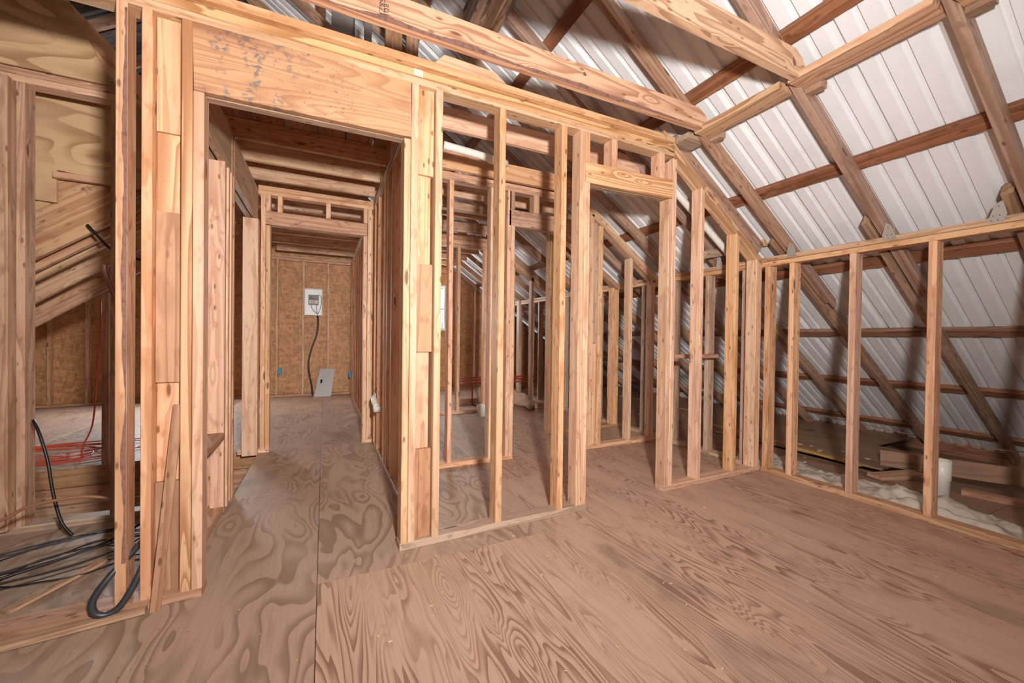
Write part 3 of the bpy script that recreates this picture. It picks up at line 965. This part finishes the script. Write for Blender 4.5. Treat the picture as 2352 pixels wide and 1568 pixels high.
# grade stamp on the first tie: smudged letters and a solid bar, reading down the board
def glyph(name, text, loc, size, parent, rot, mat='ink'):
    cu = bpy.data.curves.new(name, 'FONT')
    cu.body = text
    cu.size = size
    cu.extrude = 0.0004
    cu.align_x = 'CENTER'
    cu.materials.append(M[mat])
    tmp = bpy.data.objects.new(name, cu)
    COL.objects.link(tmp)
    bpy.context.view_layer.update()
    me = bpy.data.meshes.new_from_object(tmp)
    bpy.data.objects.remove(tmp)
    o = bpy.data.objects.new(name, me)
    COL.objects.link(o)
    o.parent = parent.e
    o.location = Vector(loc) - parent.o
    o.rotation_euler = rot
    return o


glyph('grade_stamp', 'S&Z', (0.212, 1.8712, 2.566), 0.036, c1, (math.pi / 2, math.pi / 2, 0))
glyph('grade_stamp', 'RD', (0.232, 1.8712, 2.560), 0.030, c1, (math.pi / 2, math.pi / 2, 0))
box(c1, 'stamp_bar', 0.214, 0.243, 1.8708, 1.8716, 2.503, 2.532, 'ink', ch=0.0)


def knot(parent, x, y, z, a, b_, tilt=0.0):
    pts_ = []
    for i_ in range(14):
        t = 2 * math.pi * i_ / 14
        r_ = 1 + 0.12 * math.sin(3 * t + x * 7)
        px, pz = a * math.cos(t) * r_, b_ * math.sin(t) * r_
        pts_.append((x + px * math.cos(tilt) - pz * math.sin(tilt), z + px * math.sin(tilt) + pz * math.cos(tilt)))
    prism_y('knot', pts_, y - 0.0006, y + 0.001, 'knot', parent)


knot(c1, 1.32, 1.872, 2.584, 0.011, 0.012)
knot(c2, 2.225, 1.272, 2.560, 0.011, 0.024, 0.3)
bark(c1, (-0.4, 1.8715, 2.5005), (2.34, 1.8715, 2.5005), (0, 0, 1), 0.020, n=120, seed=4.0)
glyph('lumber_stamp', 'JAS', (-1.322, 3.3392, 1.972), 0.022, w5, (math.pi / 2, 0.85, 0))
glyph('lumber_stamp', 'BETC', (-1.338, 3.3392, 1.955), 0.020, w5, (math.pi / 2, 0.85, 0))
# dark strongback lying over the ties
sb = Holder('strongback_beam', (0.68, 0.6, 2.66), label='dark smoke-stained old beam lying across the collar ties', cat='beam')
box(sb, 'beam_board', 0.635, 0.700, -0.4, 1.98, 2.637, 2.78, 'char')
box(sb, 'beam_board', 0.702, 0.790, -0.4, 1.98, 2.637, 2.74, 'char')
# fan housing on the hall joists
fan = Holder('attic_fan', (0.0, 3.3, 2.6), label='dusty grey metal attic fan housing above the hallway joists', cat='fan')
lathe('fan_shroud', [(0.30, 0.0), (0.33, 0.02), (0.335, 0.24), (0.36, 0.26), (0.34, 0.27), (0.31, 0.25), (0.305, 0.02)], (-0.08, 3.35, 2.62), 'fanmetal', fan, 32)
vs_ = [(0.0, 3.20, 2.6), (0.24, 3.20, 2.6), (0.24, 3.20, 3.6), (0.0, 3.20, 3.6)]
box(fan, 'motor_bracket', 0.03, 0.17, 3.0, 3.012, 2.62, 3.4, 'fanmetal')
box(fan, 'bracket_flange', 0.171, 0.18, 2.98, 3.05, 2.62, 3.4, 'fanmetal')
box(fan, 'bracket_flange', 0.24, 0.29, 3.0, 3.02, 2.62, 3.4, 'fanmetal')
for dx in (0.105, 0.13):
    box(fan, 'slot', dx, dx + 0.012, 2.995, 3.001, 2.93, 2.985, 'dark', ch=0.0)
# brown posts rising beside it
for k, (x0, x1, yy, mt) in enumerate(((0.40, 0.44, 3.14, 'red'), (0.445, 0.535, 3.20, 'red'), (0.55, 0.64, 3.10, 'red'))):
    p = box(None, 'roof_post', x0, x1, yy, yy + 0.038, 2.60, zu(x0) - 0.0, mt,
            label=('narrow reddish post beside the fan housing', 'middle reddish post of the three behind the partition', 'widest reddish post rising from the joists to the rafters')[k], cat='post')
# cleats behind the sloped plate
box(None, 'wood_cleat', 3.40, 3.64, 2.16, 2.20, 1.905, 1.965, 'pine', label='short pale cleat nailed across behind the sloped plate', cat='block')
beam(None, 'split_cleat', (3.10, 2.5, 1.86), (3.36, 2.5, 1.91), 0.038, 0.07, 'grey', label='split end of a board poking past the second to last stud', cat='block')

# pipes
tube('vent_pipe', [(0.73, 2.67, 2.40), (1.0, 2.72, 2.41), (1.25, 2.78, 2.42)], 0.027, 'pvc', None, 14, label='white plastic pipe running level through the stud bay', cat='pipe')
tube('sloping_pipe', [(2.42, 2.37, 2.405), (2.85, 2.365, 2.112), (3.30, 2.36, 1.805)], 0.027, 'pvc', None, 14, label='white plastic pipe sloping down behind the slanted plate', cat='pipe')
vp = Holder('floor_pipe', (3.92, 1.22, -0.03), label='scuffed white plastic pipe stub standing under the eave', cat='pipe')
lathe('pipe_wall', [(0.0, 0.0), (0.045, 0.0), (0.045, 0.16), (0.050, 0.165), (0.050, 0.30), (0.040, 0.30), (0.038, 0.20), (0.0, 0.20)], (3.93, 1.215, -0.03), 'pvc', vp, 20)
box(None, 'red_block', 3.82, 3.96, 1.13, 1.17, -0.03, 0.0, 'red_paint', label='small red painted block at the foot of the white pipe', cat='block')
for k, (x0, x1, z) in enumerate(((1.9, 3.3, 0.44), (1.9, 3.25, 0.40), (1.9, 3.28, 0.35))):
    tube('water_pipe', [(x0, 5.98 + 0.02 * k, z), ((x0 + x1) / 2, 5.99 + 0.02 * k, z + 0.005), (x1, 5.98 + 0.02 * k, z - 0.005)], 0.012, 'redpex', None, 8, group='red water pipes in the plumbing wall',
         label=('topmost red water pipe running level near the gable', 'middle red water pipe running level near the gable', 'lowest red water pipe running level near the gable')[k], cat='pipe')
tube('riser_pipe', [(2.15, 6.0, 0.36), (2.15, 6.0, 0.2), (2.15, 5.98, 0.03), (2.18, 5.9, 0.01)], 0.012, 'redpex', None, 8, label='short dark riser dropping from the red pipes to the floor', cat='pipe')
el = Holder('drain_elbow', (0.46, 3.86, 0.45), label='white drain elbow poking through holes bored in the hall studs', cat='pipe')
tube('pipe_elbow', [(0.50, 4.0, 0.52), (0.445, 3.95, 0.515), (0.425, 3.88, 0.49), (0.44, 3.80, 0.44)], 0.028, 'pvc', el, 12)
lathe('pipe_hub', [(0.0, 0.0), (0.032, 0.0), (0.034, 0.04), (0.026, 0.05)], (0.44, 3.79, 0.40), 'pvc', el, 14)
for k, (yy, zz) in enumerate(((4.05, 0.62), (4.05, 0.56), (3.88, 0.60), (3.88, 0.53))):
    mesh('bored_hole', [(0.4455, yy + 0.018 * math.cos(a), zz + 0.018 * math.sin(a)) for a in [i * math.pi / 5 for i in range(10)]], [tuple(range(10))], 'dark', el)

# breaker panel, its cover and feeder cable
bp_ = Holder('breaker_panel', (-0.176, 7.98, 1.44), label='open white breaker panel hung between studs on the far wall', cat='electrical panel')
X0, X1, Z0, Z1 = -0.318, -0.034, 1.444, 1.916
box(bp_, 'back_plate', X0, X1, 7.985, 7.990, Z0, Z1, 'boxwhite')
box(bp_, 'box_side', X0, X0 + 0.008, 7.90, 7.984, Z0, Z1, 'boxwhite')
box(bp_, 'box_side', X1 - 0.008, X1, 7.90, 7.984, Z0, Z1, 'boxwhite')
box(bp_, 'box_side', X0 + 0.009, X1 - 0.009, 7.90, 7.984, Z1 - 0.008, Z1, 'boxwhite')
box(bp_, 'box_side', X0 + 0.009, X1 - 0.009, 7.90, 7.984, Z0, Z0 + 0.008, 'boxwhite')
bus = box(bp_, 'breaker_block', -0.255, -0.095, 7.94, 7.984, 1.63, 1.81, 'boxgrey')
for cx_ in (-0.215, -0.140):
    for k in range(4):
        if cx_ > -0.2 and k > 2:
            continue
        b1 = box(bp_, 'breaker', cx_ - 0.032, cx_ + 0.032, 7.925, 7.94, 1.655 + 0.032 * k, 1.683 + 0.032 * k, 'cream' if k < 2 else 'boxgrey')
        box(bp_, 'switch', cx_ + (0.008 if cx_ < -0.2 else -0.02), cx_ + (0.020 if cx_ < -0.2 else -0.008), 7.915, 7.925, 1.662 + 0.032 * k, 1.676 + 0.032 * k, 'black')
for pts in ([(-0.215, 7.95, 1.635), (-0.19, 7.94, 1.55), (-0.115, 7.95, 1.475), (-0.11, 7.95, 1.45)], [(-0.13, 7.95, 1.635), (-0.125, 7.94, 1.55), (-0.11, 7.95, 1.45)],
            [(-0.12, 7.95, 1.81), (-0.06, 7.94, 1.80), (-0.045, 7.94, 1.72), (-0.06, 7.94, 1.60), (-0.105, 7.95, 1.47)]):
    tube('wire', pts, 0.004, 'black', bp_, 6)
tube('feeder_cable', [(-0.108, 7.95, 1.44), (-0.10, 7.93, 1.30), (-0.12, 7.93, 1.10), (-0.20, 7.93, 0.85), (-0.245, 7.93, 0.62), (-0.235, 7.93, 0.42), (-0.195, 7.93, 0.2), (-0.18, 7.93, 0.02)], 0.014, 'black', None, 8,
     label='thick black feeder cable dropping from the breaker panel to the floor', cat='cable')
pc = Holder('panel_cover', (0.0, 7.85, 0.0), label='loose grey panel cover leaning against the far wall', cat='panel cover')
pv = [(-0.157, 7.80, 0.002), (0.119, 7.82, 0.002), (0.185, 7.97, 0.478), (-0.062, 7.97, 0.482)]
pv = pv + [(x, y + 0.012, z) for x, y, z in pv]
pf = [(0, 1, 2, 3), (7, 6, 5, 4), (0, 4, 5, 1), (1, 5, 6, 2), (2, 6, 7, 3), (3, 7, 4, 0)]
mesh('cover_plate', pv, pf, 'steel', pc)
mesh('breaker_slot', [(-0.06, 7.868, 0.235), (-0.03, 7.868, 0.235), (-0.02, 7.893, 0.298), (-0.05, 7.893, 0.298)], [(0, 1, 2, 3)], 'dark', pc)
for k, (x, z) in enumerate(((-0.693, 0.408), (0.43, 0.343))):
    box(None, 'outlet_box', x - 0.028, x + 0.028, 7.93 if k == 0 else 7.6, 7.99 if k == 0 else 7.66, z, z + 0.10, 'bluebox', group='blue outlet boxes',
        label=('blue outlet box on the far wall left of the breaker panel', 'blue outlet box at the far end of the right hall studs')[k], cat='outlet box')

# orange cord: a loose coil on the floor of the left room and a length hanging down into it
pts = []
for i in range(104):
    a = i * 0.44
    rr = 0.30 + 0.20 * math.sin(i * 0.41) + 0.05 * math.sin(i * 1.3)
    pts.append((-2.0 + rr * 1.35 * math.cos(a) + 0.12 * math.sin(i * 0.11), 4.88 + rr * 0.85 * math.sin(a) + 0.05 * math.cos(i * 0.2), 0.008 + 0.0001 * i + 0.006 * (i % 3)))
oc = Holder('extension_cord', (-2.0, 4.88, 0), label='tangled orange extension cord heaped on the floor beyond the stair opening', cat='cord')
tube('cord', pts, 0.0045, 'orange', oc, 6, 3)
tube('hanging_cord', [(-1.70, 4.5, 1.37), (-1.70, 4.5, 1.1), (-1.72, 4.5, 0.8), (-1.73, 4.5, 0.55), (-1.76, 4.52, 0.3), (-1.83, 4.55, 0.12), (-1.85, 4.6, 0.01)], 0.006, 'orange', oc, 6)

# black cable bundle on the closet floor
bc = Holder('cable_coil', (-1.15, 2.7, 0), label='loose coils of thin black cable on the dusty floor at the left', cat='cable')
loops = [(-1.24, 2.62, 0.40, 0.19, 0.35), (-1.12, 2.72, 0.33, 0.12, 0.45), (-1.36, 2.62, 0.46, 0.10, 0.50), (-1.06, 2.52, 0.20, 0.15, 0.1)]
pts = []
for (cx_, cy_, a_, b_, th) in loops:
    for i in range(11):
        a = 2 * math.pi * i / 11
        x, y = a_ * math.cos(a) * (1 + 0.08 * math.sin(3 * a + cx_ * 9)), b_ * math.sin(a)
        pts.append((cx_ + x * math.cos(th) - y * math.sin(th), cy_ + x * math.sin(th) + y * math.cos(th), 0.008 + 0.01 * math.sin(a) ** 2 + 0.004 * (len(pts) % 3)))
tube('cable_strand', pts, 0.0034, 'black', bc, 6, 4)
tube('cable_strand', [(-1.75, 2.25, 0.01), (-1.4, 2.42, 0.012), (-1.1, 2.60, 0.02), (-0.95, 2.75, 0.03), (-0.86, 2.86, 0.08), (-0.80, 2.93, 0.16)], 0.006, 'black', bc, 6)
tube('cable_strand', [(-1.7, 2.38, 0.01), (-1.4, 2.36, 0.01), (-1.15, 2.42, 0.01), (-0.9, 2.52, 0.01), (-0.75, 2.5, 0.01)], 0.003, 'black', bc, 6)
tube('rising_cable', [(-1.18, 2.84, 0.03), (-1.23, 2.86, 0.10), (-1.27, 2.88, 0.25), (-1.30, 2.9, 0.42), (-1.345, 2.93, 0.56), (-1.39, 2.98, 0.62)], 0.007, 'black', None, 8,
     label='black cable rising from the floor coils past the closet jamb', cat='cable')
tube('thick_cable', [(-0.640, 2.16, 0.27), (-0.690, 2.06, 0.21), (-0.740, 2.01, 0.15), (-0.772, 1.99, 0.09), (-0.765, 1.985, 0.045), (-0.735, 1.99, 0.028), (-0.700, 2.0, 0.042), (-0.668, 2.02, 0.10), (-0.645, 2.05, 0.17), (-0.640, 2.12, 0.25)],
     0.012, 'rubber', None, 12, label='thick black cable loop hooked round the foot of the left stud', cat='cable')
tube('flexible_tube', [(-1.75, 2.60, 0.10), (-1.5, 2.6, 0.19), (-1.32, 2.6, 0.233), (-1.235, 2.6, 0.280), (-1.135, 2.6, 0.297), (-1.03, 2.6, 0.297), (-0.93, 2.6, 0.268), (-0.80, 2.62, 0.2)], 0.007, 'copper', None, 8,
     label='arched brown flexible tube spanning the closet opening', cat='tube')
tube('copper_tube', [(-1.08, 2.9, 1.46), (-1.076, 2.9, 1.42), (-1.06, 2.9, 1.36), (-1.035, 2.9, 1.28), (-1.01, 2.9, 1.2)], 0.013, 'copper', None, 10, label='bent copper coloured tube beside the leftmost full-height stud', cat='tube')
tube('sagging_cable', [(-1.30, 3.28, 1.74), (-1.235, 3.26, 1.66), (-1.18, 3.25, 1.60), (-1.10, 3.24, 1.56), (-1.0, 3.24, 1.54)], 0.008, 'black', None, 8, label='black cable hanging in front of the sloping joists', cat='cable')
# boards lying about
st_ = Holder('leaning_stick', (-0.575, 1.985, 0), label='thin reddish board leaning against the spacer blocks of the left post', cat='stick')
beam(st_, 'stick_board', (-0.590, 1.985, 0.0), (-0.535, 2.045, 0.80), 0.008, 0.034, 'red', side=(0, 1, 0))
beam(None, 'floor_stick', (-1.10, 2.20, 0.008), (-0.93, 2.50, 0.014), 0.012, 0.045, 'pine_old', side=(0, 0, 1), label='short scrap strip of wood lying on the closet floor', cat='scrap wood')
beam(None, 'front_strip', (-2.4, 1.80, 0.012), (-0.62, 2.0, 0.014), 0.022, 0.05, 'pine_old', side=(0, 0, 1), label='long bowed strip lying along the foot of the front partition', cat='scrap wood')
beam(None, 'eave_board', (4.55, 1.80, 0.02), (5.15, 0.2, 0.06), 0.038, 0.14, 'ply_dark', side=(1, 0, 0), lift=0.03, label='wide dark board on edge under the eave behind the pipe stub', cat='board')
beam(None, 'red_board', (4.30, 1.22, -0.01), (4.50, 0.30, -0.01), 0.09, 0.04, 'red', side=(1, 0, 0), label='reddish loose two-by-four on the eave floor near the frame edge', cat='board')
beam(None, 'yellow_strip', (4.62, 3.6, -0.015), (4.32, 1.85, -0.005), 0.06, 0.025, 'yellowpine', side=(1, 0, 0), label='yellow wood strip lying on the eave floor', cat='board')
beam(None, 'eave_joist_end', (4.10, 1.66, -0.02), (4.47, 1.52, 0.0), 0.12, 0.038, 'pine_old', side=(0, 1, 0), label='broken light board end beside the pipe stub', cat='board')
tube('eave_wire', [(4.7, 3.2, 0.40), (4.6, 2.535, 0.357), (4.6, 2.155, 0.326), (4.6, 1.86, 0.312), (4.6, 1.46, 0.286), (4.6, 1.05, 0.300), (4.7, 0.8, 0.35)], 0.004, 'copper', None, 6,
     label='thin wire strung along the rafters under the eave', cat='wire')

# crumpled clear sheeting behind the knee wall
def cloth(name, x0, x1, y0, y1, z, amp, mat, nx=26, ny=70, seed=0.0, edge=0.12, **tags):
    vs_, fs = [], []
    for j in range(ny + 1):
        for i in range(nx + 1):
            u, v = i / nx, j / ny
            y = y0 + (y1 - y0) * v
            xr = x1 + edge * noise.noise(Vector((y * 2.1 + seed, 3.3, 0))) + 0.5 * edge * noise.noise(Vector((y * 7 + seed, 1.3, 0)))
            x = x0 + (xr - x0) * u
            h = amp * abs(noise.noise(Vector((x * 5 + seed, y * 4, seed)))) + amp * 0.55 * abs(noise.noise(Vector((x * 13, y * 11 + seed, 2)))) + amp * 0.25 * abs(noise.noise(Vector((x * 31, y * 29, seed + 4))))
            h *= min(1, 6 * u, 6 * (1 - u)) * 0.9 + 0.1
            vs_.append((x, y, z + 0.004 + h))
    for j in range(ny):
        for i in range(nx):
            a = j * (nx + 1) + i
            fs.append((a, a + 1, a + nx + 2, a + nx + 1))
    return mesh(name, vs_, fs, mat, None, True, **tags)


cloth('plastic_sheeting', 3.42, 3.90, 0.64, 2.42, -0.02, 0.085, 'poly', label='crumpled clear plastic sheeting along the back of the knee wall', cat='plastic sheeting')
cloth('insulation_scrap', 3.42, 3.72, -0.5, 0.62, -0.02, 0.13, 'batt', seed=5.0, ny=40, label='torn tan insulation facing behind the knee wall at the frame edge', cat='insulation')
# roll of insulation lying over the far sole plate
pts = [(2.15, 5.72, 0.20), (2.45, 5.70, 0.22), (2.66, 5.60, 0.18), (2.76, 5.38, 0.13), (2.82, 5.20, 0.075)]
ib = tube('insulation_roll', pts, 0.13, 'batt', None, 14, 8, r1=0.06, label='slumped tan insulation batt over the far sole plate', cat='insulation')
for v in ib.data.vertices:
    v.co += Vector((noise.noise(v.co * 9), noise.noise(v.co * 9 + Vector((5, 0, 0))), noise.noise(v.co * 9 + Vector((0, 7, 0))))) * 0.05
cloth('plastic_scrap', 2.95, 3.25, 5.55, 5.8, 0.0, 0.09, 'poly', nx=14, ny=14, seed=9.0, label='small crumpled piece of pale plastic behind the far sole plate', cat='plastic sheeting')
cp = Holder('paper_cup', (1.99, 5.15, 0.0), label='white cup standing on the floor by the rear doorway', cat='cup')
lathe('cup_body', [(0.0, 0.004), (0.062, 0.0), (0.070, 0.15), (0.074, 0.155), (0.066, 0.155), (0.058, 0.01), (0.0, 0.01)], (1.99, 5.15, 0.0), 'cup', cp, 20)

# litter: chips, sawdust and grit scattered on the floor (nobody could count it)
vs_, fs = [], []
rr = random.Random(3)


def chip(x, y, z, s, el=2.5):
    a = rr.random() * 6.28
    dx, dy = math.cos(a), math.sin(a)
    n = len(vs_)
    L_, W_ = s * el, s
    for (p, q) in ((-L_, -W_ * .3), (L_ * .8, -W_), (L_, W_ * .6), (-L_ * .7, W_)):
        vs_.append((x + p * dx - q * dy, y + p * dy + q * dx, z + 0.0008 + rr.random() * 0.003))
    vs_.append((x, y, z + 0.003 + s * 0.3))
    fs.extend([(n, n + 1, n + 4), (n + 1, n + 2, n + 4), (n + 2, n + 3, n + 4), (n + 3, n, n + 4)])


for _ in range(420):
    chip(-1.9 + rr.random() * 1.25, 2.18 + rr.random() * 0.8, 0, 0.0015 + rr.random() * 0.004)
for _ in range(160):
    chip(-1.6 + rr.random() * 1.5, 1.3 + rr.random() * 0.7, 0, 0.001 + rr.random() * 0.0025)
for _ in range(150):
    chip(3.42 + rr.random() * 0.8, rr.random() * 4, -0.025, 0.002 + rr.random() * 0.006)
for _ in range(60):
    chip(3.15 + rr.random() * 0.13, rr.random() * 1.6, 0, 0.001 + rr.random() * 0.003)
mesh('sawdust_litter', vs_, fs, 'dirt', None, kind='stuff', label='sawdust, chips and grit scattered over the floors', cat='litter')
vs_, fs = [], []
for _ in range(26):
    chip(3.9 + rr.random() * 1.1, 1.2 + rr.random() * 3.5, -0.012, 0.006 + rr.random() * 0.016, 1.8)
mesh('paper_scraps', vs_, fs, 'cup', None, kind='stuff', label='white paper scraps lying on the dark eave floor', cat='litter')
vs_, fs = [], []
for _ in range(70):
    chip(-0.6 + rr.random() * 3.6, 0.7 + rr.random() * 1.3, 0, 0.001 + rr.random() * 0.002, 3.0)
mesh('wood_chips', vs_, fs, 'shim', None, kind='stuff', label='pale wood chips sprinkled over the open floor', cat='litter')
